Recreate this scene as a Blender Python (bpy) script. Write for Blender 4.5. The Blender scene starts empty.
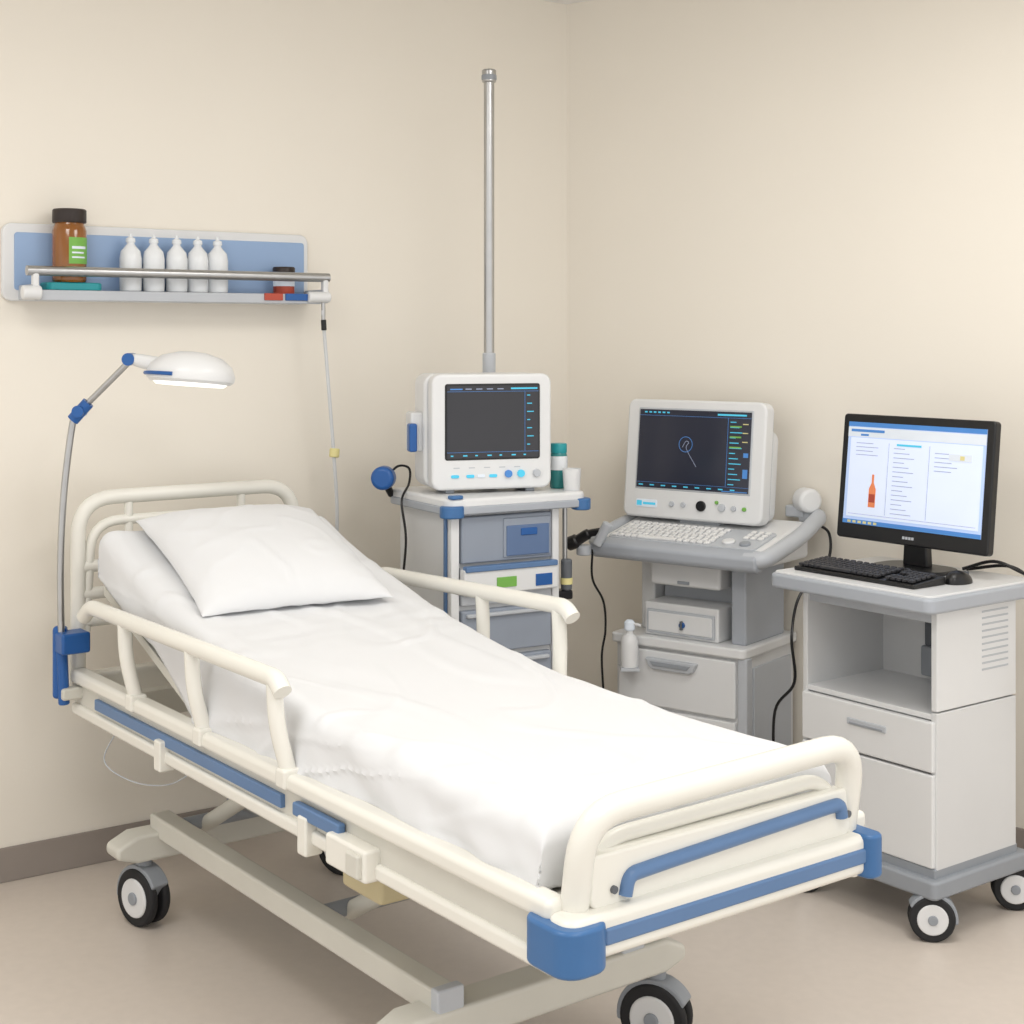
import bpy, bmesh, math
from mathutils import Vector, Matrix, noise

S = bpy.context.scene
try:
    S.view_settings.view_transform = 'Standard'
    S.view_settings.look = 'None'
except Exception as e:
    print(e)

# ---------------------------------------------------------------- materials
def lin(c):
    out = []
    for v in c:
        v = v / 255.0
        out.append(v / 12.92 if v <= 0.04045 else ((v + 0.055) / 1.055) ** 2.4)
    return (out[0], out[1], out[2], 1.0)

def mat(name, rgb, rough=0.45, metal=0.0, var=0.03, scale=8.0, bump=0.0, bscale=60.0,
        emit=0.0, trans=0.0, coat=0.0, ior=1.45):
    m = bpy.data.materials.new(name)
    m.use_nodes = True
    nt = m.node_tree
    b = nt.nodes['Principled BSDF']
    b.inputs['Roughness'].default_value = rough
    b.inputs['Metallic'].default_value = metal
    b.inputs['IOR'].default_value = ior
    b.inputs['Transmission Weight'].default_value = trans
    b.inputs['Coat Weight'].default_value = coat
    c = lin(rgb)
    tc = nt.nodes.new('ShaderNodeTexCoord')
    nz = nt.nodes.new('ShaderNodeTexNoise')
    nz.inputs['Scale'].default_value = scale
    nz.inputs['Detail'].default_value = 3
    nt.links.new(tc.outputs['Object'], nz.inputs['Vector'])
    rp = nt.nodes.new('ShaderNodeValToRGB')
    rp.color_ramp.elements[0].position = 0.3
    rp.color_ramp.elements[1].position = 0.7
    rp.color_ramp.elements[0].color = tuple(x * (1 - var) for x in c[:3]) + (1,)
    rp.color_ramp.elements[1].color = tuple(min(1, x * (1 + var)) for x in c[:3]) + (1,)
    nt.links.new(nz.outputs['Fac'], rp.inputs['Fac'])
    nt.links.new(rp.outputs['Color'], b.inputs['Base Color'])
    if emit > 0:
        nt.links.new(rp.outputs['Color'], b.inputs['Emission Color'])
        b.inputs['Emission Strength'].default_value = emit
    if bump > 0:
        n2 = nt.nodes.new('ShaderNodeTexNoise')
        n2.inputs['Scale'].default_value = bscale
        n2.inputs['Detail'].default_value = 4
        nt.links.new(tc.outputs['Object'], n2.inputs['Vector'])
        bp = nt.nodes.new('ShaderNodeBump')
        bp.inputs['Strength'].default_value = bump
        bp.inputs['Distance'].default_value = 0.01
        nt.links.new(n2.outputs['Fac'], bp.inputs['Height'])
        nt.links.new(bp.outputs['Normal'], b.inputs['Normal'])
    return m

M_wall = mat('wall_paint', (234, 228, 217), 0.5, var=0.008, scale=1.5, bump=0.03, bscale=120)
M_ceil = mat('ceiling_paint', (238, 237, 234), 0.8, var=0.01)
M_floor = mat('vinyl_floor', (209, 199, 189), 0.34, var=0.02, scale=30, bump=0.03, bscale=200)
M_base = mat('baseboard_vinyl', (146, 137, 130), 0.5)
M_cream = mat('cream_plastic', (229, 227, 219), 0.27, var=0.01)
M_creamd = mat('cream_metal', (206, 204, 195), 0.35, var=0.02)
M_blue = mat('blue_plastic', (60, 105, 156), 0.35, var=0.03)
M_blued = mat('deep_blue_plastic', (34, 88, 155), 0.32, var=0.03)
M_bluesoft = mat('soft_blue_strip', (90, 121, 162), 0.36)
M_panelblue = mat('shelf_blue_panel', (146, 172, 208), 0.35, var=0.03, scale=4)
M_sheet = mat('white_cotton', (218, 219, 221), 0.9, var=0.006, bump=0.08, bscale=12)
M_white = mat('white_plastic', (220, 221, 222), 0.3, var=0.01)
M_white2 = mat('cabinet_white', (212, 213, 214), 0.35, var=0.01)
M_lg = mat('light_grey', (184, 188, 194), 0.38, var=0.02)
M_edge = mat('table_edge_grey', (166, 171, 179), 0.38, var=0.02)
M_grey = mat('mid_grey', (146, 151, 158), 0.42, var=0.02)
M_dg = mat('dark_grey', (92, 96, 102), 0.5)
M_drawer = mat('drawer_grey_blue', (142, 150, 163), 0.38)
M_slate = mat('drawer_slate_blue', (92, 114, 150), 0.38)
M_black = mat('black_plastic', (22, 22, 24), 0.32)
M_rubber = mat('black_rubber', (34, 34, 36), 0.7)
M_chrome = mat('brushed_steel', (180, 180, 180), 0.28, 1.0, var=0.04, scale=20)
M_screen = mat('monitor_screen', (46, 46, 50), 0.18, var=0.05, scale=3, emit=0.3)
M_screen2 = mat('ultrasound_screen', (36, 38, 50), 0.18, var=0.08, scale=3, emit=0.3)
M_cyan = mat('ui_cyan', (70, 175, 205), 0.5, emit=0.45)
M_uiblue = mat('ui_blue', (70, 125, 190), 0.5, emit=0.25)
M_uiwhite = mat('ui_pale', (216, 224, 234), 0.5, emit=0.1)
M_uibg = mat('ui_window', (170, 190, 226), 0.3, var=0.06, scale=3, emit=0.35)
M_uilight = mat('ui_page', (204, 214, 234), 0.3, var=0.03, scale=4, emit=0.35)
M_uigrey = mat('ui_text', (145, 155, 180), 0.5, emit=0.15)
M_orange = mat('ui_orange', (216, 128, 84), 0.5, emit=0.2)
M_green = mat('green_label', (118, 176, 80), 0.5)
M_teal = mat('teal_plastic', (36, 150, 158), 0.35)
M_tealliq = mat('teal_liquid', (60, 145, 145), 0.2, trans=0.2)
M_amber = mat('amber_glass', (156, 96, 34), 0.12, var=0.1, trans=0.2, coat=0.5)
M_cap = mat('dark_brown_cap', (44, 34, 30), 0.4)
M_bottle = mat('translucent_bottle', (230, 233, 236), 0.2, trans=0.0, coat=0.3)
M_red = mat('red_label', (176, 76, 58), 0.5)
M_tube = mat('clear_tubing', (205, 207, 210), 0.3)
M_yel = mat('yellow_connector', (222, 212, 150), 0.4)
M_motor = mat('actuator_tan', (190, 178, 142), 0.5)
M_light = mat('lamp_diffuser', (255, 253, 248), 0.4, emit=0.8)
M_key = mat('keycap_white', (230, 230, 230), 0.5)
M_keyb = mat('keycap_black', (46, 46, 50), 0.55)
M_panel = mat('added_panel_diffuser', (255, 254, 250), 0.5, emit=1.5)  # glowing face of the added, unseen ceiling panels

# ---------------------------------------------------------------- helpers
def group(name, loc=(0, 0, 0), rz=0.0, parent=None, rx=0.0):
    e = bpy.data.objects.new(name, None)
    e.empty_display_size = 0.1
    S.collection.objects.link(e)
    e.location = loc
    e.rotation_euler = (rx, 0, rz)
    if parent: e.parent = parent
    return e

def finish(bm, name, parent, m, smooth=True, bevel=0.0, seg=2, subsurf=0):
    bmesh.ops.recalc_face_normals(bm, faces=bm.faces)
    me = bpy.data.meshes.new(name)
    bm.to_mesh(me); bm.free()
    me.materials.append(m)
    for p in me.polygons: p.use_smooth = smooth
    o = bpy.data.objects.new(name, me)
    S.collection.objects.link(o)
    if parent: o.parent = parent
    if bevel > 0:
        b = o.modifiers.new('bevel', 'BEVEL')
        b.width = bevel; b.segments = seg; b.limit_method = 'ANGLE'; b.angle_limit = math.radians(35)
        b.harden_normals = True
    elif smooth and subsurf == 0:
        try: me.set_sharp_from_angle(angle=math.radians(38))
        except Exception: pass
    return o

def add_box(bm, x, y, z):
    vs = [bm.verts.new((a, b, c)) for a in x for b in y for c in z]
    f = [(0, 1, 3, 2), (4, 6, 7, 5), (0, 4, 5, 1), (2, 3, 7, 6), (0, 2, 6, 4), (1, 5, 7, 3)]
    for q in f: bm.faces.new([vs[i] for i in q])

def box(parent, name, x, y, z, m, bevel=0.004, seg=2):
    bm = bmesh.new(); add_box(bm, x, y, z)
    mn = min(abs(x[1]-x[0]), abs(y[1]-y[0]), abs(z[1]-z[0]))
    return finish(bm, name, parent, m, True, min(bevel, mn*0.45), seg)

def boxes(parent, name, lst, m, bevel=0.0):
    bm = bmesh.new()
    for (x, y, z) in lst: add_box(bm, x, y, z)
    return finish(bm, name, parent, m, bevel > 0, bevel, 1)

def prism(parent, name, poly, axis, a0, a1, m, bevel=0.004, seg=2):
    bm = bmesh.new()
    def P(p, a):
        if axis == 'x': return (a, p[0], p[1])
        if axis == 'y': return (p[0], a, p[1])
        return (p[0], p[1], a)
    A = [bm.verts.new(P(p, a0)) for p in poly]
    B = [bm.verts.new(P(p, a1)) for p in poly]
    bm.faces.new(A); bm.faces.new(B[::-1])
    n = len(poly)
    for i in range(n):
        bm.faces.new([A[i], A[(i+1) % n], B[(i+1) % n], B[i]])
    return finish(bm, name, parent, m, True, bevel, seg)

def rrect(x0, x1, y0, y1, r, n=6):
    pts = []
    for cx, cy, a0 in ((x1-r, y1-r, 0), (x0+r, y1-r, 90), (x0+r, y0+r, 180), (x1-r, y0+r, 270)):
        for i in range(n+1):
            a = math.radians(a0 + 90*i/n)
            pts.append((cx + r*math.cos(a), cy + r*math.sin(a)))
    return pts

def sweep(parent, name, pts, r, m, seg=14, cap=True, smooth=True):
    pts = [Vector(p) for p in pts]
    n = len(pts)
    rs = r if isinstance(r, (list, tuple)) else [r]*n
    bm = bmesh.new()
    tang = []
    for i in range(n):
        a = pts[max(0, i-1)]; b = pts[min(n-1, i+1)]
        tang.append((b-a).normalized())
    up = Vector((0, 0, 1)) if abs(tang[0].z) < 0.9 else Vector((1, 0, 0))
    nrm = (up - tang[0]*up.dot(tang[0])).normalized()
    rings = []
    for i in range(n):
        t = tang[i]
        nrm = (nrm - t*nrm.dot(t)).normalized()
        bn = t.cross(nrm)
        rings.append([bm.verts.new(pts[i] + (nrm*math.cos(2*math.pi*k/seg) + bn*math.sin(2*math.pi*k/seg))*rs[i]) for k in range(seg)])
    for i in range(n-1):
        for k in range(seg):
            bm.faces.new([rings[i][k], rings[i][(k+1) % seg], rings[i+1][(k+1) % seg], rings[i+1][k]])
    if cap:
        bm.faces.new(rings[0][::-1]); bm.faces.new(rings[-1])
    return finish(bm, name, parent, m, smooth)

def fillet(pts, rad, n=7):
    pts = [Vector(p) for p in pts]
    out = [pts[0]]
    for i in range(1, len(pts)-1):
        p = pts[i]; a = (pts[i-1]-p); b = (pts[i+1]-p)
        rr = min(rad, a.length*0.49, b.length*0.49)
        A = p + a.normalized()*rr; B = p + b.normalized()*rr
        for k in range(n+1):
            t = k/n
            out.append(A*(1-t)**2*1.0 + p*2*t*(1-t) + B*t**2)
    out.append(pts[-1])
    return out

def catmull(pts, n=8):
    pts = [Vector(p) for p in pts]
    P = [pts[0]*2-pts[1]] + pts + [pts[-1]*2-pts[-2]]
    out = []
    for i in range(1, len(P)-2):
        for k in range(n):
            t = k/n
            out.append(0.5*((2*P[i]) + (P[i+1]-P[i-1])*t + (2*P[i-1]-5*P[i]+4*P[i+1]-P[i+2])*t*t + (3*P[i]-P[i-1]-3*P[i+1]+P[i+2])*t**3))
    out.append(pts[-1])
    return out

def tube(parent, name, pts, r, m, rad=0.05, seg=16):
    return sweep(parent, name, fillet(pts, rad), r, m, seg)

def cable(parent, name, pts, r=0.003, m=None):
    return sweep(parent, name, catmull(pts), r, m or M_black, 8)

def cyl(parent, name, p0, p1, r, m, seg=28, bevel=0.0):
    p0 = Vector(p0); p1 = Vector(p1)
    o = sweep(parent, name, [p0, p1], r, m, seg)
    if bevel > 0:
        b = o.modifiers.new('bevel', 'BEVEL'); b.width = bevel; b.segments = 3
        b.limit_method = 'ANGLE'; b.angle_limit = math.radians(50)
    return o

def lathe(parent, name, prof, loc, m, seg=32):
    bm = bmesh.new(); rings = []
    for (r, z) in prof:
        rings.append([bm.verts.new((loc[0]+max(r, 1e-4)*math.cos(2*math.pi*k/seg), loc[1]+max(r, 1e-4)*math.sin(2*math.pi*k/seg), loc[2]+z)) for k in range(seg)])
    for i in range(len(rings)-1):
        for k in range(seg):
            bm.faces.new([rings[i][k], rings[i][(k+1) % seg], rings[i+1][(k+1) % seg], rings[i+1][k]])
    bm.faces.new(rings[0][::-1]); bm.faces.new(rings[-1])
    return finish(bm, name, parent, m, True)

def caster(parent, tag, x, y, r, top, ang=0.0, hubm=None):
    """twin wheel swivel caster, wheel bottom on z=0"""
    g = group('caster_'+tag, (x, y, 0), ang, parent)
    w = r*0.30; gap = r*0.12
    for s, nm in ((-1, 'a'), (1, 'b')):
        c0 = s*gap; c1 = s*(gap+w)
        cyl(g, 'tyre_'+nm, (c0, 0, r), (c1, 0, r), r, M_rubber, 36, r*0.10)
        cyl(g, 'hub_'+nm, (c0, 0, r), (s*(gap+w+r*0.05), 0, r), r*0.68, hubm or M_white, 30, r*0.06)
        cyl(g, 'hub_cap_'+nm, (s*(gap+w), 0, r), (s*(gap+w+r*0.12), 0, r), r*0.22, M_grey, 20, r*0.04)
    pts = [(r*1.12*math.cos(math.radians(a)), r+r*1.12*math.sin(math.radians(a))) for a in range(-10, 151, 10)]
    pts.append((-r*0.3, r*0.7))
    prism(g, 'hood', pts, 'x', -gap*1.5-w*0.55, gap*1.5+w*0.55, M_grey, r*0.06)
    cyl(g, 'stem', (0, 0, r*1.9), (0, 0, top), r*0.28, M_grey, 20)
    return g

# ---------------------------------------------------------------- room
A = Vector((-1.541, 4.516, 0)); C = Vector((0.2105, 5.742, 0))
uL = Vector((0.8193, 0.5734, 0)); uR = Vector((0.7996, -0.6006, 0))
aL = math.atan2(uL.y, uL.x); aR = math.atan2(uR.y, uR.x)
CEIL = 2.915
wl = box(None, 'wall_left', (-2.6, 2.138), (0, 0.1), (0, CEIL), M_wall, 0)
wl.location = A; wl.rotation_euler = (0, 0, aL)
wr = box(None, 'wall_right', (0, 3.4), (0, 0.1), (0, CEIL), M_wall, 0)
wr.location = C; wr.rotation_euler = (0, 0, aR)
bl = box(None, 'baseboard_left', (-2.6, 2.138), (-0.008, 0), (0, 0.105), M_base, 0.003)
bl.location = A; bl.rotation_euler = (0, 0, aL)
br = box(None, 'baseboard_right', (0, 3.4), (-0.008, 0), (0, 0.105), M_base, 0.003)
br.location = C; br.rotation_euler = (0, 0, aR)
pl = A - uL*2.6; pr = C + uR*3.4
def slab(name, z0, z1, m):
    o = [(pl.x-0.1, -1.2), (pr.x+0.1, -1.2), (pr.x+0.1, pr.y+0.1), (C.x, C.y+0.14), (pl.x-0.1, pl.y+0.1)]
    return prism(None, name, o, 'z', z0, z1, m, 0)
slab('floor', -0.05, 0, M_floor)
slab('ceiling', CEIL, CEIL+0.05, M_ceil)

# ---------------------------------------------------------------- hospital bed   local x = across (near->far), y = foot->head
bed = group('hospital_bed', (0.108, 2.56, 0), math.atan2(0.6, 0.8))
W = 0.77
for nm, a, s in (('near', -0.03, 1), ('far', W-0.02, -1)):
    x0, x1 = a, a+0.04
    box(bed, 'side_rail_top_'+nm, (x0-0.006, x1+0.006), (0.03, 2.28), (0.640, 0.68), M_cream, 0.014, 4)
    box(bed, 'side_rail_web_'+nm, (x0+0.012, x1-0.002), (0.03, 2.28), (0.570, 0.645), M_creamd, 0.003)
    box(bed, 'side_rail_bottom_'+nm, (x0, x1), (0.03, 2.28), (0.548, 0.582), M_cream, 0.010, 3)
box(bed, 'side_blue_strip', (-0.030, -0.016), (1.0, 2.1), (0.594, 0.624), M_bluesoft, 0.003)
box(bed, 'side_blue_clip', (-0.040, -0.02), (0.73, 0.93), (0.600, 0.630), M_bluesoft, 0.005)
box(bed, 'release_box', (-0.055, -0.005), (0.60, 0.76), (0.545, 0.612), M_cream, 0.008, 3)
box(bed, 'release_lever', (-0.066, -0.05), (0.61, 0.66), (0.553, 0.603), M_creamd, 0.006)
box(bed, 'rail_hinge_block', (-0.045, -0.0), (0.86, 0.90), (0.525, 0.61), M_cream, 0.006)
box(bed, 'rail_hinge_block_b', (-0.045, -0.0), (1.62, 1.66), (0.53, 0.61), M_cream, 0.006)
box(bed, 'platform_deck', (0.0, W), (0.06, 1.44), (0.635, 0.66), M_creamd, 0.004)
box(bed, 'cross_member_1', (0.0, W), (0.35, 0.40), (0.56, 0.635), M_creamd, 0.004)
box(bed, 'cross_member_2', (0.0, W), (1.20, 1.25), (0.56, 0.635), M_creamd, 0.004)
box(bed, 'cross_member_3', (0.0, W), (2.05, 2.10), (0.56, 0.635), M_creamd, 0.004)
def zt(u):
    if u < 0.4: return 0.79
    return 0.79 + 0.295*((u-0.4)/1.75)**2.3
def sk(u):
    a = zt(u)-0.667
    if u < 1.45: return a
    t = min(1, (u-1.45)/0.35); t = t*t*(3-2*t)
    return a*(1-t) + 0.140*t
prism(bed, 'backrest_deck', [(1.44, 0.635), (2.16, 0.905), (2.15, 0.93), (1.43, 0.66)], 'x', 0.02, W-0.02, M_creamd, 0.003)
sweep(bed, 'backrest_strut', [(0.3, 1.5, 0.60), (0.3, 2.0, 0.84)], 0.014, M_grey)
sweep(bed, 'backrest_strut_b', [(0.5, 1.5, 0.60), (0.5, 2.0, 0.84)], 0.014, M_grey)

def edge(t, lo, hi, r):
    q = math.pi*r/2
    if t < lo+r:
        s = lo+r-t
        if s < q: return lo+r-r*math.sin(s/r), r*(1-math.cos(s/r))
        return lo, r+(s-q)
    if t > hi-r:
        s = t-(hi-r)
        if s < q: return hi-r+r*math.sin(s/r), r*(1-math.cos(s/r))
        return hi, r+(s-q)
    return t, 0.0

def ridge(x, y, z, lo):
    v = 1-abs(noise.noise(Vector((x, y, z))))
    v = max(0, v-lo)/(1-lo)
    return v*v*(3-2*v)

def sheet(parent, name, x0, x1, y0, y1, skirt, r, m):
    bm = bmesh.new()
    ext = math.pi*r/2 + (skirt-r)
    ta, tb = x0+r-ext, x1-r+ext
    sa, sb = y0+r-ext, y1-r+ext
    nx, ny = 150, 380
    G = []
    for j in range(ny+1):
        row = []
        t2 = sa+(sb-sa)*j/ny
        yy, dy = edge(t2, y0, y1, r)
        for i in range(nx+1):
            t1 = ta+(tb-ta)*i/nx
            xx, dx = edge(t1, x0, x1, r)
            d = min(skirt, math.sqrt(dx*dx+dy*dy))
            w = (d/skirt)
            kk = sk(yy)/skirt
            z = zt(yy) - d*(kk*w+(1-w))
            px, py = xx, yy
            big = 1.0 if yy < 1.5 else 0.4
            if dx > 0:
                side = -1 if t1 < (x0+x1)/2 else 1
                f = noise.noise(Vector((yy*4+d*9, side*3.1, d*5))) + 0.3*noise.noise(Vector((yy*11+d*16, side*7.3, 2)))
                rg = ridge(yy*3.5-d*12, d*9+side, 4.4, 0.82)
                px += side*w*(0.012+0.018*f+0.008*rg)*big
                z += (w**2)*0.008*(noise.noise(Vector((yy*3, side, 5)))+0.2)*big
            if dy > 0:
                side = -1 if t2 < (y0+y1)/2 else 1
                f = noise.noise(Vector((xx*9, side*4.1, d*4)))
                py += side*w*0.010*f
            h = noise.noise(Vector((xx*3, yy*1.8, 0)))*0.006
            h += 0.0045*ridge(xx*3.4+yy*1.7, yy*1.2-xx*2.2, 3.3, 0.82)
            h += 0.0040*ridge(xx*2.4-yy*2.6, yy*1.0+xx*3.0, 9.1, 0.86)
            nearedge = math.exp(-((xx-x0)/0.12)**2)
            footend = math.exp(-((yy-y0)/0.12)**2)
            h += nearedge*(0.009*noise.noise(Vector((xx*5, yy*6, 8)))+0.006*ridge(xx*5+yy*5, yy*1.6-xx*4, 1.7, 0.80))
            h += footend*(0.006*ridge(xx*6, yy*5+xx*2, 5.7, 0.80))
            hinge = math.exp(-((yy-1.45)/0.12)**2)
            h += hinge*0.005*noise.noise(Vector((xx*6, yy*22, 1)))
            row.append(bm.verts.new((px, py, z+h*(1-0.6*w))))
        G.append(row)
    for j in range(ny):
        for i in range(nx):
            bm.faces.new([G[j][i], G[j][i+1], G[j+1][i+1], G[j+1][i]])
    o = finish(bm, name, parent, m, True)
    so = o.modifiers.new('thick', 'SOLIDIFY'); so.thickness = 0.003; so.offset = -1
    return o
sheet(bed, 'bed_sheet', 0.012, W-0.020, 0.10, 2.17, 0.125, 0.045, M_sheet)
us_ = [0.14+0.1*i for i in range(20)]
mp = [(0.14, 0.662), (1.44, 0.662), (2.10, 0.925)] + [(u, zt(u)-0.030) for u in reversed(us_)]
prism(bed, 'mattress', mp, 'x', 0.05, W-0.05, M_sheet, 0.008)

# foot board
tube(bed, 'footboard_loop', [(0.02, 0.03, 0.64), (0.02, 0.0, 0.825), (W-0.055, 0.0, 0.838), (W-0.055, 0.03, 0.64)], 0.026, M_cream, 0.085, 20)
tube(bed, 'footboard_inner_bar', [(0.03, 0.035, 0.70), (0.10, 0.035, 0.762), (W-0.12, 0.035, 0.768), (W-0.06, 0.035, 0.70)], 0.015, M_cream, 0.05, 14)
prism(bed, 'footboard_panel', rrect(0.035, W-0.062, 0.655, 0.750, 0.02), 'y', 0.0, 0.035, M_cream, 0.006, 3)
sweep(bed, 'footboard_blue_inlay', fillet([(0.110, -0.003, 0.670), (0.118, -0.003, 0.704), (0.20, -0.003, 0.708), (W-0.13, -0.003, 0.724), (W-0.098, -0.003, 0.724), (W-0.094, -0.003, 0.698)], 0.02), 0.0135, M_bluesoft, 12)
cyl(bed, 'footboard_bolt', (0.085, -0.006, 0.685), (0.085, 0.01, 0.685), 0.007, M_dg)
cyl(bed, 'footboard_bolt_b', (W-0.074, -0.006, 0.70), (W-0.074, 0.01, 0.70), 0.007, M_dg)
prism(bed, 'foot_bar', rrect(-0.036, W-0.015, -0.030, 0.045, 0.03), 'z', 0.582, 0.660, M_cream, 0.014, 4)
box(bed, 'foot_bar_blue_strip', (0.04, W-0.05), (-0.035, -0.02), (0.606, 0.636), M_bluesoft, 0.005)
for nm, x0, x1 in (('near', -0.056, 0.050), ('far', W-0.060, W-0.012)):
    prism(bed, 'corner_bumper_'+nm, rrect(x0, x1, -0.047, 0.090, 0.020 if nm == 'far' else 0.040), 'z', 0.568 if nm == 'near' else 0.575, 0.650 if nm == 'near' else 0.662, M_blue, 0.008, 3)
# head board
hy = 2.29
ZH = 1.170
tube(bed, 'headboard_loop', [(-0.005, hy, 0.60), (-0.005, hy, ZH), (W-0.065, hy, ZH), (W-0.065, hy, 0.60)], 0.022, M_cream, 0.11, 18)
tube(bed, 'headboard_inner_loop', [(0.015, hy, 0.75), (0.035, hy, ZH-0.07), (W-0.10, hy, ZH-0.07), (W-0.08, hy, 0.75)], 0.015, M_cream, 0.09, 16)
for i, xx in enumerate((0.15, 0.52)):
    cyl(bed, 'headboard_post_%d' % i, (xx, hy, 0.70), (xx, hy, ZH-0.005), 0.013, M_cream)
for i, zz in enumerate((0.97, 0.89, 0.81)):
    cyl(bed, 'headboard_slat_%d' % i, (0.0, hy, zz), (W-0.065, hy, zz), 0.018, M_cream)
box(bed, 'head_bar', (-0.01, W-0.01), (2.26, 2.32), (0.57, 0.66), M_cream, 0.014, 3)
# side guard rails
def guard(tag, x, zh, zf, y0, y1, posts, tilt):
    tube(bed, 'guard_top_'+tag, [(x, y1+0.05, zh-0.035), (x, y1, zh), (x, y0, zf), (x, y0-0.03, zf-0.025)], 0.0215, M_cream, 0.05, 18)
    for i, yy in enumerate(posts):
        xb = 0.0 if x < 0.3 else W
        z = zf+(zh-zf)*(yy-y0)/(y1-y0)
        sweep(bed, 'guard_post_%s_%d' % (tag, i), fillet([(x, yy, z), (x, yy+tilt*0.3, z-0.10), (x+(xb-x)*0.6, yy+tilt, 0.665)], 0.06), 0.019, M_cream, 16)
        box(bed, 'guard_pivot_%s_%d' % (tag, i), (min(x, xb)-0.004, max(x, xb)+0.005), (yy+tilt-0.022, yy+tilt+0.022), (0.645, 0.69), M_cream, 0.008, 3)
guard('near', -0.04, 0.885, 0.885, 1.0, 2.1, (1.01, 1.44, 1.86), -0.03)
guard('far', W+0.04, 0.922, 0.948, 1.03, 1.92, (1.06, 1.40, 1.82), -0.03)
# base
for nm, x in (('near', 0.10), ('far', 0.60)):
    box(bed, 'base_beam_'+nm, (x, x+0.060), (0.58, 2.02), (0.240, 0.30), M_creamd, 0.008, 3)
    box(bed, 'base_beam_end_'+nm, (x-0.004, x+0.064), (0.56, 0.59), (0.232, 0.306), M_lg, 0.006)
for nm, y in (('foot', 0.60), ('head', 2.0)):
    prism(bed, 'base_crossbar_'+nm, [(-0.02, 0.205), (0.04, 0.185), (W-0.04, 0.185), (W+0.02, 0.205), (W+0.02, 0.235), (W-0.04, 0.262), (0.04, 0.262), (-0.02, 0.235)], 'y', y-0.045, y+0.045, M_creamd, 0.012, 3)
for nm, x, y in (('a', 0.075, 2.00), ('b', W-0.04, 2.01), ('c', 0.06, 0.585), ('d', W-0.045, 0.590)):
    caster(bed, nm, x, y, 0.080, 0.20, 0.25 if nm == 'a' else 0.5)
for i, x in enumerate((0.24, 0.50)):
    sweep(bed, 'lift_arm_head_%d' % i, [(x, 1.95, 0.26), (x, 1.40, 0.56)], 0.022, M_creamd)
    sweep(bed, 'lift_arm_foot_%d' % i, [(x, 1.15, 0.26), (x, 0.62, 0.56)], 0.022, M_creamd)
cyl(bed, 'lift_axle_head', (0.12, 1.95, 0.27), (0.64, 1.95, 0.27), 0.02, M_grey)
cyl(bed, 'lift_axle_foot', (0.12, 1.15, 0.27), (0.64, 1.15, 0.27), 0.02, M_grey)
box(bed, 'actuator_motor', (0.02, 0.14), (0.66, 0.82), (0.465, 0.56), M_motor, 0.012, 3)
sweep(bed, 'actuator_tube', [(0.30, 0.80, 0.45), (0.30, 1.9, 0.33)], 0.02, M_grey)
box(bed, 'control_box', (0.25, 0.42), (1.55, 1.85), (0.47, 0.56), M_creamd, 0.01)
cable(bed, 'bed_cable', [(0.0, 2.0, 0.56), (-0.02, 2.05, 0.46), (0.02, 1.95, 0.42), (0.06, 1.8, 0.44), (0.1, 1.7, 0.5)], 0.002, M_lg)
box(bed, 'lamp_bracket_box', (-0.085, 0.0), (2.20, 2.275), (0.735, 0.795), M_blued, 0.008, 3)
box(bed, 'lamp_bracket_bar', (-0.075, 0.0), (2.22, 2.26), (0.60, 0.635), M_creamd, 0.008, 3)

# pillow (rests on the raised backrest)
PU, PV = 1.838, 0.358
pillow = group('pillow', (0.108-0.6*PU+0.8*PV, 2.56+0.8*PU+0.6*PV, zt(PU)+0.040), 0)
pillow.rotation_euler = (math.radians(19), 0, math.atan2(0.6, 0.8)-math.radians(5))
bm = bmesh.new()
n = 80
def pil(s, t, side):
    a, b = 0.276, 0.290
    x = a*s*(1-0.06*(1-t*t)); y = b*t*(1-0.05*(1-s*s))
    h = (max(0, 1-abs(s)**2.4)*max(0, 1-abs(t)**2.4))**0.5
    z = h*(0.094 if side > 0 else -0.034)
    z += side*0.006*h*noise.noise(Vector((s*2.0, t*2.0, side)))
    if side > 0:
        z += 0.004*h*ridge(s*1.8+t*1.3, t*1.6-s, 6, 0.82)
    e = math.exp(-((1-max(abs(s), abs(t)))/0.22)**2)
    z += 0.010*e*noise.noise(Vector((s*5, t*5, 4)))*(h+0.3)
    return (x, y, z)
rows = {}
for side in (1, -1):
    G = [[None]*(n+1) for _ in range(n+1)]
    for j in range(n+1):
        for i in range(n+1):
            s = math.sin((i/n-0.5)*math.pi*0.999)/math.sin(math.pi*0.4995); t = math.sin((j/n-0.5)*math.pi*0.999)/math.sin(math.pi*0.4995)
            if side == -1 and (i in (0, n) or j in (0, n)):
                G[j][i] = rows[1][j][i]
            else:
                G[j][i] = bm.verts.new(pil(s, t, side))
    rows[side] = G
    for j in range(n):
        for i in range(n):
            f = [G[j][i], G[j][i+1], G[j+1][i+1], G[j+1][i]]
            bm.faces.new(f if side == 1 else f[::-1])
finish(bm, 'pillow_case', pillow, M_sheet, True)

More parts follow.
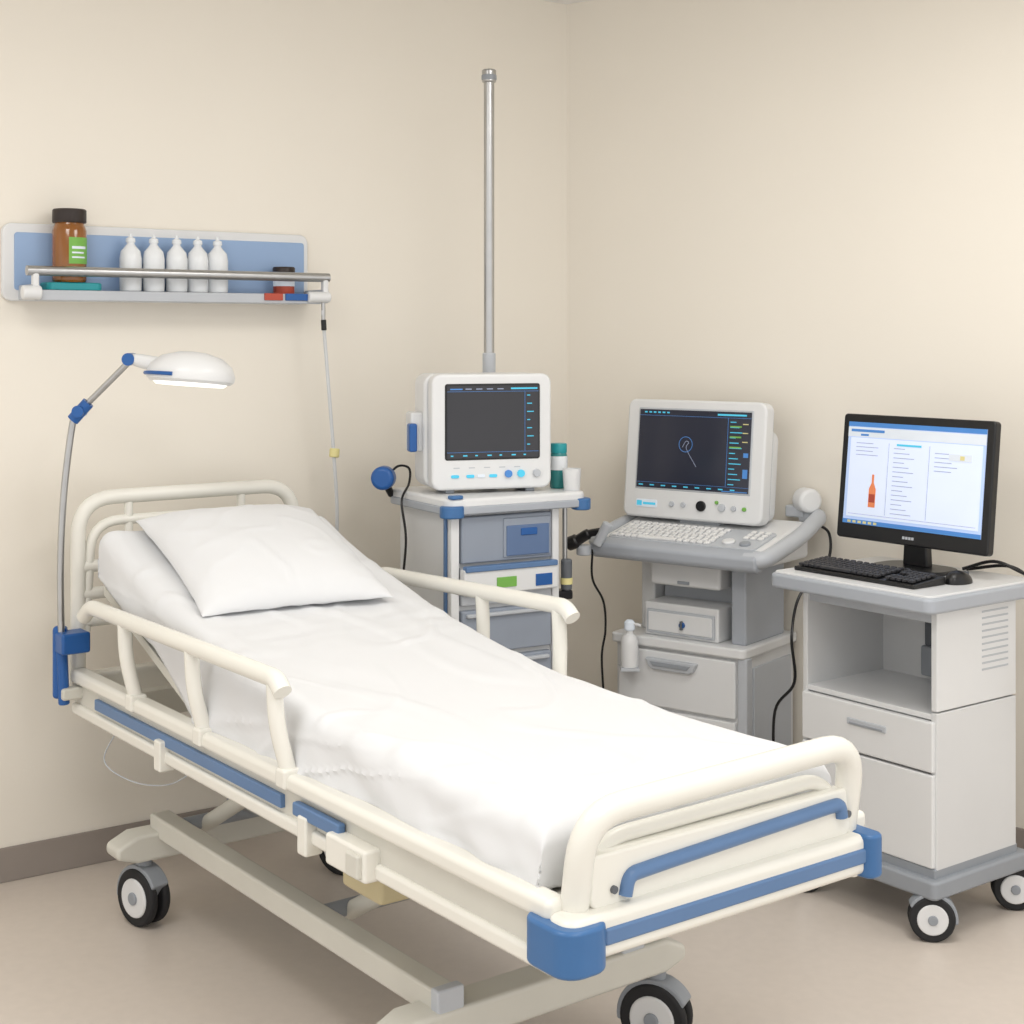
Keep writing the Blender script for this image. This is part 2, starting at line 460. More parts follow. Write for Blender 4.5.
# ---------------------------------------------------------------- examination lamp
lamp = group('examination_lamp', (-1.29, 4.32, 0))
sweep(lamp, 'pole', catmull([(0.0, 0, 0.60), (-0.008, 0, 0.80), (-0.010, 0, 1.0), (0.0, 0, 1.2), (0.022, 0, 1.38), (0.035, 0, 1.42)]), 0.010, M_chrome, 16)
cyl(lamp, 'clamp_sleeve', (0, 0, 0.585), (-0.008, 0, 0.78), 0.016, M_blued, 24, 0.005)
box(lamp, 'clamp_plate', (-0.035, 0.005), (-0.005, 0.03), (0.60, 0.81), M_blued, 0.012, 3)
sweep(lamp, 'elbow_joint', [(0.025, 0, 1.405), (0.07, 0, 1.455)], 0.018, M_blued, 20)
cyl(lamp, 'elbow_pin', (0.045, -0.024, 1.43), (0.045, 0.024, 1.43), 0.017, M_blued)
sweep(lamp, 'upper_arm', [(0.065, 0, 1.45), (0.195, -0.02, 1.575)], 0.009, M_chrome, 16)
cyl(lamp, 'head_joint', (0.195, -0.045, 1.580), (0.195, 0.01, 1.580), 0.018, M_blued)
sweep(lamp, 'head_arm', [(0.19, -0.02, 1.582), (0.23, -0.03, 1.575), (0.30, -0.04, 1.56)], [0.015, 0.02, 0.024], M_white, 18)
hd = group('lamp_head', (0.378, -0.06, 1.535), 0, lamp); hd.rotation_euler = (math.radians(-4), math.radians(4), 0)
lathe(hd, 'dome', [(0.0, 0.068), (0.04, 0.065), (0.085, 0.052), (0.115, 0.028), (0.125, 0.0), (0.122, -0.014), (0.112, -0.022)], (0, 0, 0), M_white, 48)
lathe(hd, 'diffuser', [(0.095, -0.030), (0.104, -0.022), (0.104, -0.015)], (0, 0, 0), M_light, 40)
sweep(hd, 'blue_trim', [(0.1265*math.cos(math.radians(a)), 0.1265*math.sin(math.radians(a)), -0.002) for a in range(186, 262, 6)], 0.0055, M_blued, 10)

# ---------------------------------------------------------------- wall shelf
sh = group('wall_shelf', A, aL)
prism(sh, 'back_panel', rrect(0.0, 1.022, 1.752, 1.988, 0.03), 'y', -0.022, 0, M_white, 0.006, 3)
prism(sh, 'blue_inset', rrect(0.035, 1.005, 1.785, 1.960, 0.01), 'y', -0.026, -0.018, M_panelblue, 0.002)
box(sh, 'shelf_board', (0.06, 1.01), (-0.135, -0.02), (1.762, 1.782), M_lg, 0.004)
box(sh, 'shelf_front_lip', (0.06, 1.01), (-0.145, -0.132), (1.752, 1.784), M_lg, 0.004)
cyl(sh, 'rail', (0.035, -0.145, 1.840), (1.035, -0.145, 1.840), 0.015, M_chrome)
for i, t in enumerate((0.06, 1.02)):
    box(sh, 'end_bracket_%d' % i, (t-0.012, t+0.012), (-0.155, -0.01), (1.755, 1.80), M_lg, 0.005)
    box(sh, 'rail_post_%d' % i, (t-0.010, t+0.010), (-0.157, -0.133), (1.76, 1.852), M_white, 0.006)
cyl(sh, 'end_knob_a', (0.02, -0.15, 1.775), (0.075, -0.15, 1.775), 0.021, M_white, 20, 0.005)
cyl(sh, 'end_knob_b', (0.955, -0.15, 1.775), (1.035, -0.15, 1.775), 0.018, M_white, 20, 0.005)
box(sh, 'red_tag', (0.80, 0.865), (-0.152, -0.144), (1.762, 1.785), M_red, 0.002)
box(sh, 'blue_tag', (0.875, 0.955), (-0.152, -0.144), (1.762, 1.785), M_blued, 0.002)

def onshelf(t, off=0.075):
    p = A + uL*t + Vector((0.5734, -0.8193, 0))*off
    return (p.x, p.y, 1.7825)
tray = group('teal_tray', onshelf(0.19, 0.077), aL)
prism(tray, 'dish', rrect(-0.085, 0.085, -0.045, 0.045, 0.02), 'z', 0, 0.026, M_teal, 0.006, 3)
p = onshelf(0.185, 0.077)
amb = group('medicine_bottle', (p[0], p[1], p[2]+0.027), 0.35)
lathe(amb, 'glass', [(0.046, 0), (0.051, 0.006), (0.051, 0.155), (0.047, 0.168), (0.044, 0.174), (0.044, 0.187)], (0, 0, 0), M_amber)
lathe(amb, 'cap', [(0.049, 0.180), (0.0505, 0.184), (0.0505, 0.218), (0.047, 0.222)], (0, 0, 0), M_cap)
def arc_label(par, name, r, a0, a1, z0, z1, m):
    bm = bmesh.new(); vv = []; K = 14
    for k in range(K+1):
        a = math.radians(a0 + (a1-a0)*k/K)
        vv.append((bm.verts.new((r*math.cos(a), r*math.sin(a), z0)), bm.verts.new((r*math.cos(a), r*math.sin(a), z1))))
    for k in range(K): bm.faces.new([vv[k][0], vv[k+1][0], vv[k+1][1], vv[k][1]])
    return finish(bm, name, par, m)
arc_label(amb, 'label', 0.0516, -95, -10, 0.055, 0.135, M_green)
arc_label(amb, 'label_print', 0.0520, -85, -30, 0.100, 0.108, M_uiwhite)
arc_label(amb, 'label_print_b', 0.0520, -85, -40, 0.086, 0.091, M_uiwhite)
arc_label(amb, 'label_print_c', 0.0520, -85, -35, 0.072, 0.077, M_uiwhite)
for t in (0.3785, 0.4537, 0.53, 0.601, 0.669):
    g = group('saline_bottle', onshelf(t, 0.075), t*9)
    lathe(g, 'body', [(0.028, 0), (0.033, 0.005), (0.034, 0.02), (0.034, 0.105), (0.030, 0.128), (0.017, 0.143), (0.012, 0.150), (0.012, 0.160)], (0, 0, 0), M_bottle)
    lathe(g, 'cap', [(0.014, 0.155), (0.015, 0.158), (0.014, 0.168), (0.006, 0.172), (0.005, 0.182)], (0, 0, 0), M_bottle)
g = group('pill_bottle', onshelf(0.905, 0.075), 0)
lathe(g, 'body', [(0.032, 0), (0.035, 0.004), (0.035, 0.055), (0.030, 0.062)], (0, 0, 0), M_red)
lathe(g, 'label', [(0.0355, 0.028), (0.0355, 0.050)], (0, 0, 0), M_uiwhite)
lathe(g, 'cap', [(0.036, 0.058), (0.037, 0.06), (0.037, 0.088), (0.034, 0.092)], (0, 0, 0), M_cap)
ivl = group('iv_line', A, aL)
cable(ivl, 'tubing', [(1.015, -0.145, 1.74), (1.015, -0.145, 1.70), (1.035, -0.14, 1.5), (1.062, -0.13, 1.25), (1.080, -0.12, 1.05), (1.08, -0.10, 0.90), (1.05, -0.08, 0.70), (1.0, -0.06, 0.4), (0.98, -0.05, 0.01)], 0.0062, M_tube)
cyl(ivl, 'drip_clamp', (1.014, -0.152, 1.665), (1.012, -0.152, 1.70), 0.009, M_black, 16, 0.002)
cyl(ivl, 'connector', (1.064, -0.129, 1.240), (1.067, -0.128, 1.270), 0.017, M_yel, 16, 0.004)
cyl(ivl, 'hook', (1.015, -0.145, 1.70), (1.015, -0.145, 1.758), 0.007, M_chrome)

# ---------------------------------------------------------------- medical cart (monitor cart)
c1 = group('medical_cart', (-0.194, 4.55, 0), math.radians(30))
prism(c1, 'top_tray', rrect(0.0, 0.505, 0.0, 0.42, 0.035), 'z', 1.118, 1.15, M_white, 0.010, 3)
prism(c1, 'top_edge_band', rrect(-0.005, 0.51, -0.005, 0.425, 0.038), 'z', 1.100, 1.125, M_edge, 0.005)
prism(c1, 'corner_bumper_a', rrect(-0.014, 0.06, -0.014, 0.05, 0.028), 'z', 1.090, 1.128, M_blue, 0.006, 3)
prism(c1, 'corner_bumper_b', rrect(0.46, 0.519, -0.014, 0.05, 0.028), 'z', 1.090, 1.128, M_blue, 0.006, 3)
prism(c1, 'corner_bumper_top', rrect(0.01, 0.055, -0.004, 0.03, 0.012), 'z', 1.148, 1.160, M_blue, 0.004, 2)
box(c1, 'carcass', (0.03, 0.41), (0.045, 0.40), (0.13, 1.105), M_white2, 0.006)
box(c1, 'front_stile_a', (0.025, 0.055), (0.028, 0.05), (0.13, 1.105), M_white, 0.005)
box(c1, 'front_stile_b', (0.388, 0.415), (0.028, 0.05), (0.13, 1.105), M_white, 0.005)
box(c1, 'left_blue_strip', (0.022, 0.03), (0.06, 0.075), (0.2, 1.09), M_bluesoft, 0.002)
zz = [(1.09, 0.945), (0.932, 0.815), (0.80, 0.665), (0.65, 0.50), (0.485, 0.33), (0.315, 0.16)]
for i, (a, b) in enumerate(zz):
    box(c1, 'drawer_%d' % i, (0.06, 0.384), (0.024, 0.05), (b, a), M_drawer if i != 1 else M_lg, 0.006)
    if i not in (0, 1):
        box(c1, 'drawer_pull_%d' % i, (0.075, 0.37), (0.012, 0.03), (a-0.022, a-0.010), M_lg, 0.004)
box(c1, 'drawer_panel', (0.205, 0.378), (0.019, 0.03), (0.955, 1.078), M_drawer, 0.004)
box(c1, 'drawer_blue_face', (0.215, 0.370), (0.016, 0.03), (0.960, 1.055), M_slate, 0.003)
box(c1, 'drawer_lock', (0.265, 0.325), (0.013, 0.03), (1.022, 1.045), M_blued, 0.003)
box(c1, 'bin_front', (0.055, 0.395), (0.0, 0.03), (0.85, 0.93), M_white, 0.006)
box(c1, 'bin_handle_blue', (0.06, 0.39), (-0.006, 0.02), (0.922, 0.94), M_bluesoft, 0.004)
box(c1, 'green_label', (0.17, 0.24), (-0.003, 0.01), (0.868, 0.900), M_green, 0.001)
box(c1, 'blue_label', (0.31, 0.37), (-0.003, 0.01), (0.863, 0.900), M_blued, 0.001)
box(c1, 'base_skirt', (0.01, 0.44), (0.01, 0.41), (0.09, 0.14), M_grey, 0.01)
for nm, x, y in (('a', 0.05, 0.05), ('b', 0.40, 0.05), ('c', 0.05, 0.37), ('d', 0.40, 0.37)):
    caster(c1, nm, x, y, 0.04, 0.10, 0.3)
cyl(c1, 'side_rod', (0.455, 0.06, 0.75), (0.455, 0.06, 1.11), 0.008, M_chrome)
box(c1, 'side_holder', (0.41, 0.475), (0.04, 0.09), (0.80, 0.83), M_black, 0.006)
cyl(c1, 'side_canister', (0.455, 0.05, 0.83), (0.455, 0.05, 0.93), 0.018, M_dg, 20, 0.006)
cyl(c1, 'side_canister_band', (0.455, 0.05, 0.85), (0.455, 0.05, 0.87), 0.020, M_yel, 20)
cyl(c1, 'disc_arm', (0.0, 0.40, 1.13), (-0.05, 0.36, 1.19), 0.012, M_black)
cyl(c1, 'disc_holder', (-0.035, 0.37, 1.19), (-0.07, 0.325, 1.19), 0.038, M_blued, 30, 0.012)
cyl(c1, 'disc_knob', (-0.03, 0.38, 1.19), (-0.015, 0.40, 1.20), 0.024, M_black, 20, 0.006)
cable(c1, 'sensor_cable', [(-0.03, 0.37, 1.19), (0.0, 0.35, 1.225), (0.045, 0.36, 1.215), (0.03, 0.33, 1.17), (-0.025, 0.27, 1.12), (-0.02, 0.25, 1.0), (-0.025, 0.26, 0.8), (0.015, 0.24, 0.5)], 0.004)

# patient monitor
pm = group('patient_monitor', (-0.25, 4.68, 1.15), math.radians(18))
wd, ht = 0.396, 0.365
f0 = 0.012
prism(pm, 'front_bezel', rrect(0, wd, f0, ht+f0, 0.03), 'y', 0.0, 0.055, M_white, 0.010, 4)
prism(pm, 'rear_housing', rrect(-0.010, wd-0.012, f0+0.004, ht+f0, 0.035), 'y', 0.058, 0.185, M_white, 0.014, 4)
prism(pm, 'seam', rrect(0.002, wd-0.010, f0+0.006, ht+f0-0.004, 0.03), 'y', 0.050, 0.064, M_grey, 0.0)
for i, x in enumerate((0.05, wd-0.08)):
    box(pm, 'foot_%d' % i, (x, x+0.03), (0.02, 0.14), (0, 0.02), M_grey, 0.004)
sx0, sx1, sz0, sz1 = 0.048, 0.350, 0.112, 0.340
prism(pm, 'screen_bezel', rrect(sx0-0.006, sx1+0.006, sz0-0.006, sz1+0.006, 0.008), 'y', -0.003, 0.01, M_black, 0.002)
box(pm, 'screen', (sx0, sx1), (-0.0045, 0.0), (sz0, sz1), M_screen, 0)
y0, y1 = -0.0056, -0.004
L = []
L.append(((sx0+0.21, sx0+0.298), (y0, y1), (sz1-0.012, sz1-0.007)))
for k in range(7):
    z = sz1-0.03-k*0.026
    L.append(((sx1-0.038, sx1-0.038+0.010+0.006*(k % 3)), (y0, y1), (z-0.003, z)))
for k in range(7):
    L.append(((sx0+0.012+k*0.04, sx0+0.020+k*0.04+0.006*(k % 2)), (y0, y1), (sz0+0.006, sz0+0.010)))
boxes(pm, 'screen_readouts', L, M_cyan)
boxes(pm, 'screen_side_panel', [((sx1-0.046, sx1-0.045), (y0, y1), (sz0+0.02, sz1-0.02)), ((sx0, sx1), (y0, y1), (sz1-0.019, sz1-0.018)), ((sx0, sx1), (y0, y1), (sz0+0.018, sz0+0.019)), ((sx0+0.01, sx0+0.05), (y0, y1), (sz1-0.013, sz1-0.009))], M_uiblue)
boxes(pm, 'screen_text', [((sx0+0.06+k*0.035, sx0+0.08+k*0.035), (y0, y1), (sz1-0.012, sz1-0.009)) for k in range(4)], M_uigrey)
for i, x in enumerate((0.075, 0.125, 0.16, 0.200)):
    prism(pm, 'button_%d' % i, rrect(x-0.013, x+0.013, 0.050, 0.060, 0.0045), 'y', -0.004, 0.01, M_cyan if i != 2 else M_uiwhite, 0.001)
for i, x in enumerate((0.250, 0.292, 0.345)):
    cyl(pm, 'knob_%d' % i, (x, -0.010, 0.060), (x, 0.01, 0.060), 0.012, (M_uiblue, M_cyan, M_lg)[i], 20, 0.002)
boxes(pm, 'button_marks', [((0.07+k*0.05, 0.09+k*0.05), (-0.001, 0.002), (0.080, 0.083)) for k in range(5)], M_lg)
box(pm, 'side_module', (-0.048, -0.006), (0.08, 0.15), (0.13, 0.255), M_white2, 0.008)
box(pm, 'side_blue_clip', (-0.056, -0.030), (0.062, 0.10), (0.130, 0.220), M_blued, 0.006)

# IV pole on cart
iv = group('iv_pole', (-0.077, 5.03, 1.15), 0)
cyl(iv, 'base_flange', (0, 0, 0), (0, 0, 0.02), 0.04, M_lg, 28, 0.004)
cyl(iv, 'lower_sleeve', (0, 0, 0.02), (0, 0, 0.44), 0.022, M_lg, 24, 0.004)
cyl(iv, 'pole', (0, 0, 0.40), (0, 0, 1.355), 0.0175, M_chrome, 24)
cyl(iv, 'top_collar', (0, 0, 1.345), (0, 0, 1.39), 0.024, M_chrome, 24, 0.006)
cyl(iv, 'top_cap', (0, 0, 1.353), (0, 0, 1.372), 0.0255, M_grey, 24, 0.003)

def onc1(x, y, z=1.15):
    a = math.radians(30)
    return (-0.194+x*math.cos(a)-y*math.sin(a), 4.55+x*math.sin(a)+y*math.cos(a), z)
g = group('reagent_bottle', onc1(0.475, 0.13), 0)
lathe(g, 'body', [(0.026, 0), (0.029, 0.004), (0.029, 0.100), (0.025, 0.116), (0.022, 0.120)], (0, 0, 0), M_tealliq)
lathe(g, 'label', [(0.0295, 0.060), (0.0295, 0.105)], (0, 0, 0), M_bottle)
lathe(g, 'cap', [(0.026, 0.115), (0.027, 0.118), (0.027, 0.142), (0.025, 0.146)], (0, 0, 0), M_teal)
g = group('specimen_cup', onc1(0.474, 0.048), 0)
lathe(g, 'cup', [(0.024, 0), (0.026, 0.003), (0.030, 0.070), (0.028, 0.070), (0.024, 0.008)], (0, 0, 0), M_white)

# ---------------------------------------------------------------- ultrasound machine
us = group('ultrasound_machine', (0.268, 5.149, 0), math.atan2(-0.6, 0.8))
box(us, 'cabinet', (0.07, 0.558), (0.06, 0.42), (0.12, 0.60), M_white2, 0.006)
prism(us, 'cabinet_top', rrect(0.055, 0.572, 0.04, 0.43, 0.02), 'z', 0.598, 0.632, M_white, 0.008, 3)
box(us, 'drawer_front', (0.085, 0.535), (0.045, 0.07), (0.40, 0.588), M_white, 0.006)
box(us, 'drawer_front_low', (0.085, 0.535), (0.045, 0.07), (0.265, 0.39), M_white, 0.006)
box(us, 'drawer_front_base', (0.085, 0.535), (0.045, 0.07), (0.13, 0.255), M_white, 0.006)
prism(us, 'drawer_handle', [(0.20, 0.565), (0.40, 0.565), (0.385, 0.535), (0.37, 0.528), (0.23, 0.528), (0.215, 0.535)], 'y', 0.028, 0.05, M_lg, 0.006, 3)
prism(us, 'drawer_handle_slot', [(0.222, 0.555), (0.378, 0.555), (0.366, 0.541), (0.234, 0.541)], 'y', 0.024, 0.03, M_grey, 0.002)
box(us, 'side_post', (0.54, 0.575), (0.05, 0.09), (0.12, 0.60), M_lg, 0.006)
box(us, 'side_panel_inset', (0.555, 0.566), (0.12, 0.39), (0.16, 0.56), M_lg, 0.004)
box(us, 'base', (0.04, 0.59), (0.02, 0.45), (0.09, 0.13), M_grey, 0.012)
for nm, x, y in (('a', 0.08, 0.07), ('b', 0.55, 0.07), ('c', 0.08, 0.40), ('d', 0.55, 0.40)):
    caster(us, nm, x, y, 0.04, 0.10, 0.3)
box(us, 'rear_column', (0.16, 0.50), (0.22, 0.38), (0.63, 0.93), M_lg, 0.01)
box(us, 'left_cheek', (0.10, 0.155), (0.17, 0.38), (0.63, 0.93), M_white2, 0.008)
box(us, 'right_cheek', (0.49, 0.545), (0.10, 0.38), (0.63, 0.93), M_edge, 0.008)
box(us, 'neck_block', (0.19, 0.46), (0.08, 0.24), (0.805, 0.91), M_white2, 0.012, 3)
box(us, 'neck_badge', (0.30, 0.345), (0.075, 0.09), (0.815, 0.825), M_grey, 0.002)
box(us, 'accessory_box', (0.17, 0.455), (0.08, 0.22), (0.632, 0.745), M_white, 0.006)
box(us, 'accessory_drawer', (0.182, 0.443), (0.072, 0.09), (0.642, 0.722), M_lg, 0.004)
box(us, 'accessory_face', (0.19, 0.435), (0.069, 0.08), (0.650, 0.714), M_white, 0.004)
cyl(us, 'accessory_lock', (0.325, 0.060, 0.68), (0.325, 0.075, 0.68), 0.010, M_blued, 18)
box(us, 'accessory_key', (0.321, 0.329), (0.054, 0.065), (0.665, 0.695), M_dg, 0.002)
co = group('console', (0, 0, 0.90), 0, us)
prism(co, 'console_body', [(0.0, 0.0), (0.0, 0.055), (0.34, 0.125), (0.36, 0.10), (0.36, 0.0)], 'x', 0.03, 0.645, M_white, 0.015, 4)
prism(co, 'console_front_lip', [(-0.03, 0.005), (-0.035, 0.040), (-0.01, 0.058), (0.02, 0.062), (0.02, -0.008), (-0.015, -0.008)], 'x', 0.02, 0.65, M_edge, 0.010, 4)
tube(co, 'arm_handle_right', [(0.60, -0.005, 0.030), (0.665, 0.0, 0.035), (0.68, 0.22, 0.085), (0.67, 0.40, 0.14), (0.60, 0.40, 0.13)], 0.027, M_lg, 0.08, 18)
tube(co, 'arm_handle_left', [(0.06, -0.005, 0.032), (0.0, 0.02, 0.04), (-0.005, 0.20, 0.08), (0.02, 0.36, 0.11), (0.08, 0.36, 0.11)], 0.024, M_lg, 0.08, 18)
kp = group('key_deck', (0, 0, 0.058), 0, co, rx=math.atan2(0.07, 0.34))
prism(kp, 'key_plate', rrect(0.06, 0.62, 0.012, 0.19, 0.02), 'z', -0.004, 0.003, M_lg, 0.002)
keys = []
for r in range(6):
    for c in range(15):
        if r == 0 and 4 <= c <= 9:
            if c == 4: keys.append(((0.075+4*0.0255, 0.075+9.8*0.0255), (0.020, 0.040), (0.002, 0.011)))
            continue
        x = 0.075+c*0.0255+0.004*(r % 2); y = 0.020+r*0.0265
        keys.append(((x, x+0.0200), (y, y+0.0200), (0.002, 0.011)))
for r in range(3):
    for c in range(3):
        x = 0.535+c*0.026; y = 0.10+r*0.027
        keys.append(((x, x+0.019), (y, y+0.019), (0.002, 0.010)))
boxes(kp, 'keys', keys, M_key, 0.003)
cyl(kp, 'trackball', (0.505, 0.06, 0.0), (0.505, 0.06, 0.012), 0.022, M_white, 24, 0.006)
cyl(kp, 'dial', (0.57, 0.05, 0.0), (0.57, 0.05, 0.012), 0.018, M_grey, 24, 0.003)
sweep(co, 'transducer', catmull([(0.07, -0.045, 0.085), (0.03, -0.055, 0.075), (-0.01, -0.065, 0.050), (-0.045, -0.068, 0.035)]), [0.013]*8+[0.018]*8+[0.024]*8+[0.020], M_black, 18)
cyl(co, 'transducer_cup', (0.005, -0.045, 0.0), (0.005, -0.045, 0.035), 0.026, M_lg, 24, 0.005)
cyl(co, 'transducer_cup_b', (0.06, -0.05, 0.04), (0.10, -0.040, 0.115), 0.017, M_lg, 20, 0.004)
cable(us, 'transducer_cable', [(0.03, -0.03, 0.92), (0.03, -0.03, 0.82), (0.055, 0.0, 0.74), (0.05, 0.02, 0.64), (0.035, 0.02, 0.55), (0.03, 0.04, 0.4), (0.035, 0.05, 0.2), (0.03, 0.10, 0.14)], 0.004)
cable(us, 'power_cable', [(0.66, 0.36, 1.02), (0.70, 0.40, 0.98), (0.70, 0.38, 0.88), (0.64, 0.30, 0.78), (0.66, 0.20, 0.66), (0.68, 0.18, 0.52), (0.62, 0.16, 0.42), (0.60, 0.2, 0.2), (0.60, 0.25, 0.13)], 0.005)
dp = group('display_pivot', (0.012, 0.185, 1.015), 0, us, rx=math.radians(-6))
w2, h2 = 0.545, 0.412
prism(dp, 'display_bezel', rrect(0, w2, 0, h2, 0.03), 'y', 0.0, 0.06, M_white, 0.010, 4)
prism(dp, 'display_seam', rrect(0.006, w2-0.006, 0.006, h2-0.006, 0.03), 'y', 0.052, 0.066, M_grey, 0)
prism(dp, 'display_rear', rrect(0.015, w2-0.006, 0.012, h2-0.09, 0.035), 'y', 0.062, 0.12, M_white2, 0.02, 4)
box(dp, 'display_frame_groove', (0.046, 0.500), (-0.002, 0.01), (0.096, 0.384), M_lg, 0.006)
s0, s1, t0, t1 = 0.054, 0.492, 0.104, 0.376
box(dp, 'screen', (s0, s1), (-0.004, 0.0), (t0, t1), M_screen2, 0)
y0, y1 = -0.0054, -0.0035
bar = []
bar.append(((s0+0.31, s0+0.42), (y0, y1), (t1-0.014, t1-0.008)))
for k in range(6):
    bar.append(((s0+0.02+k*0.018, s0+0.03+k*0.018), (y0, y1), (t1-0.012, t1-0.007)))
for k in range(13):
    z = t0+0.026+k*0.0175
    bar.append(((s1-0.078, s1-0.078+0.022+0.012*((k*5) % 3)), (y0, y1), (z, z+0.003)))
for k in range(9):
    bar.append(((s0+0.01+k*0.045, s0+0.027+k*0.045), (y0, y1), (t0+0.007, t0+0.011)))
boxes(dp, 'screen_readouts', bar, M_cyan)
boxes(dp, 'screen_panels', [((s1-0.087, s1-0.086), (y0, y1), (t0+0.02, t1-0.02)), ((s0, s1), (y0, y1), (t1-0.021, t1-0.020)), ((s0, s1), (y0, y1), (t0+0.018, t0+0.019)), ((s1-0.024, s1-0.006), (y0, y1), (t0+0.05, t0+0.08)), ((s1-0.024, s1-0.006), (y0, y1), (t0+0.12, t0+0.135)), ((s1-0.10, s1-0.004), (y0, y1), (t0+0.002, t0+0.005))], M_uiblue)
boxes(dp, 'screen_green', [((s1-0.078, s1-0.035), (y0-0.0003, y1), (t0+0.15+k*0.035, t0+0.155+k*0.035)) for k in range(3)], M_green)
boxes(dp, 'screen_amber', [((s1-0.03, s1-0.01), (y0-0.0003, y1), (t0+0.17+k*0.03, t0+0.173+k*0.03)) for k in range(3)], M_yel)
cxx, czz = s0+0.19, t0+0.155
sweep(dp, 'scan_circle', [(cxx+0.026*math.cos(math.radians(a)), -0.0045, czz+0.026*math.sin(math.radians(a))) for a in range(0, 361, 12)], 0.0011, M_uiblue, 6)
sweep(dp, 'scan_trace', catmull([(cxx-0.012, -0.0045, czz-0.01), (cxx, -0.0045, czz+0.010), (cxx+0.012, -0.0045, czz+0.006), (cxx+0.004, -0.0045, czz-0.015), (cxx+0.045, -0.0045, czz-0.075)]), 0.0010, M_uigrey, 6)
prism(dp, 'badge', rrect(0.055, 0.14, 0.035, 0.062, 0.006), 'y', -0.003, 0.01, M_uiwhite, 0.001)
boxes(dp, 'badge_print', [((0.060, 0.080), (-0.004, 0.0), (0.040, 0.057)), ((0.085, 0.135), (-0.004, 0.0), (0.044, 0.052))], M_cyan)
for i, (x, r, m) in enumerate(((0.20, 0.009, M_lg), (0.245, 0.009, M_lg), (0.315, 0.018, M_black), (0.395, 0.013, M_lg), (0.44, 0.009, M_lg), (0.48, 0.007, M_green), (0.375, 0.006, M_green))):
    zc = 0.052 if i < 6 else 0.068
    cyl(dp, 'control_%d' % i, (x, -0.008, zc), (x, 0.01, zc), r, m, 20, 0.002)
box(us, 'display_swivel', (0.22, 0.38), (0.22, 0.34), (0.98, 1.05), M_lg, 0.01)
cyl(us, 'gel_warmer', (0.60, 0.40, 1.09), (0.655, 0.36, 1.09), 0.042, M_white, 26, 0.012)
box(us, 'gel_warmer_bracket', (0.55, 0.62), (0.37, 0.42), (1.03, 1.07), M_lg, 0.006)
box(us, 'left_speaker', (-0.02, 0.03), (0.25, 0.33), (1.10, 1.21), M_white, 0.01)
box(us, 'left_speaker_bracket', (-0.01, 0.06), (0.27, 0.31), (0.98, 1.11), M_lg, 0.006)
def onus(x, y, z):
    return (0.268+0.8*x+0.6*y, 5.149-0.6*x+0.8*y, z)
g = group('gel_dispenser', onus(0.160, 0.0, 0.530), 0)
lathe(g, 'body', [(0.024, 0), (0.029, 0.004), (0.030, 0.08), (0.024, 0.105), (0.012, 0.115), (0.011, 0.13)], (0, 0, 0), M_white)
lathe(g, 'pump', [(0.014, 0.125), (0.018, 0.130), (0.018, 0.152), (0.010, 0.160)], (0, 0, 0), M_uiwhite)
cyl(g, 'spout', (0, 0, 0.150), (0.035, -0.02, 0.145), 0.005, M_white)
box(g, 'holder', (-0.032, 0.032), (-0.032, 0.05), (-0.008, 0.003), M_lg, 0.002)

# ---------------------------------------------------------------- computer cart
c3 = group('computer_cart', (0.866, 4.466, 0), math.atan2(-0.8, 0.6))
WX, DY = 0.483, 0.36
box(c3, 'side_panel_left', (0, 0.018), (0, DY), (0.19, 0.90), M_white2, 0.003)
box(c3, 'side_panel_right_lower', (WX-0.02, WX), (0, DY), (0.19, 0.618), M_white2, 0.003)
box(c3, 'side_panel_right_upper', (WX-0.02, WX), (0, DY), (0.622, 0.90), M_white, 0.003)
box(c3, 'back_panel', (0.01, WX-0.01), (DY-0.015, DY-0.002), (0.19, 0.90), M_white2, 0.002)
box(c3, 'cubby_shelf', (0.015, WX-0.018), (0.002, DY-0.01), (0.597, 0.613), M_white, 0.003)
box(c3, 'cubby_ceiling', (0.015, WX-0.018), (0.01, DY-0.01), (0.86, 0.90), M_lg, 0.003)
box(c3, 'cubby_back_module', (0.20, 0.455), (DY-0.05, DY-0.014), (0.72, 0.86), M_dg, 0.006)
box(c3, 'cubby_back_module_low', (0.19, 0.455), (DY-0.055, DY-0.014), (0.63, 0.72), M_grey, 0.006)
box(c3, 'lower_box', (0.02, WX-0.02), (0.02, DY-0.015), (0.19, 0.597), M_white2, 0.003)
box(c3, 'drawer_front', (0.006, WX-0.006), (-0.012, 0.01), (0.456, 0.594), M_white, 0.005)
box(c3, 'drawer_pull', (0.18, 0.32), (-0.016, -0.008), (0.532, 0.552), M_lg, 0.004)
box(c3, 'drawer_pull_slot', (0.19, 0.31), (-0.018, -0.013), (0.536, 0.541), M_grey, 0.001)
box(c3, 'door_front', (0.006, WX-0.006), (-0.012, 0.01), (0.195, 0.450), M_white, 0.005)
boxes(c3, 'vent_slots', [((WX-0.001, WX+0.0015), (0.20, 0.32), (0.71+k*0.018, 0.715+k*0.018)) for k in range(10)], M_lg)
prism(c3, 'base_skirt', rrect(-0.02, WX+0.02, -0.035, DY+0.045, 0.02), 'z', 0.118, 0.170, M_grey, 0.010, 3)
box(c3, 'base_riser', (0.0, WX), (-0.008, DY+0.005), (0.165, 0.195), M_grey, 0.004)
prism(c3, 'table_top', rrect(-0.052, 0.516, -0.074, 0.414, 0.02), 'z', 0.925, 0.95, M_white2, 0.004, 2)
prism(c3, 'table_edge', rrect(-0.062, 0.526, -0.084, 0.424, 0.028), 'z', 0.900, 0.944, M_edge, 0.010, 4)
for nm, x, y in (('a', 0.465, -0.0), ('b', 0.01, -0.0), ('c', 0.465, 0.375), ('d', 0.01, 0.375)):
    caster(c3, nm, x, y, 0.062, 0.125, -0.78 if nm != 'b' else -0.55)
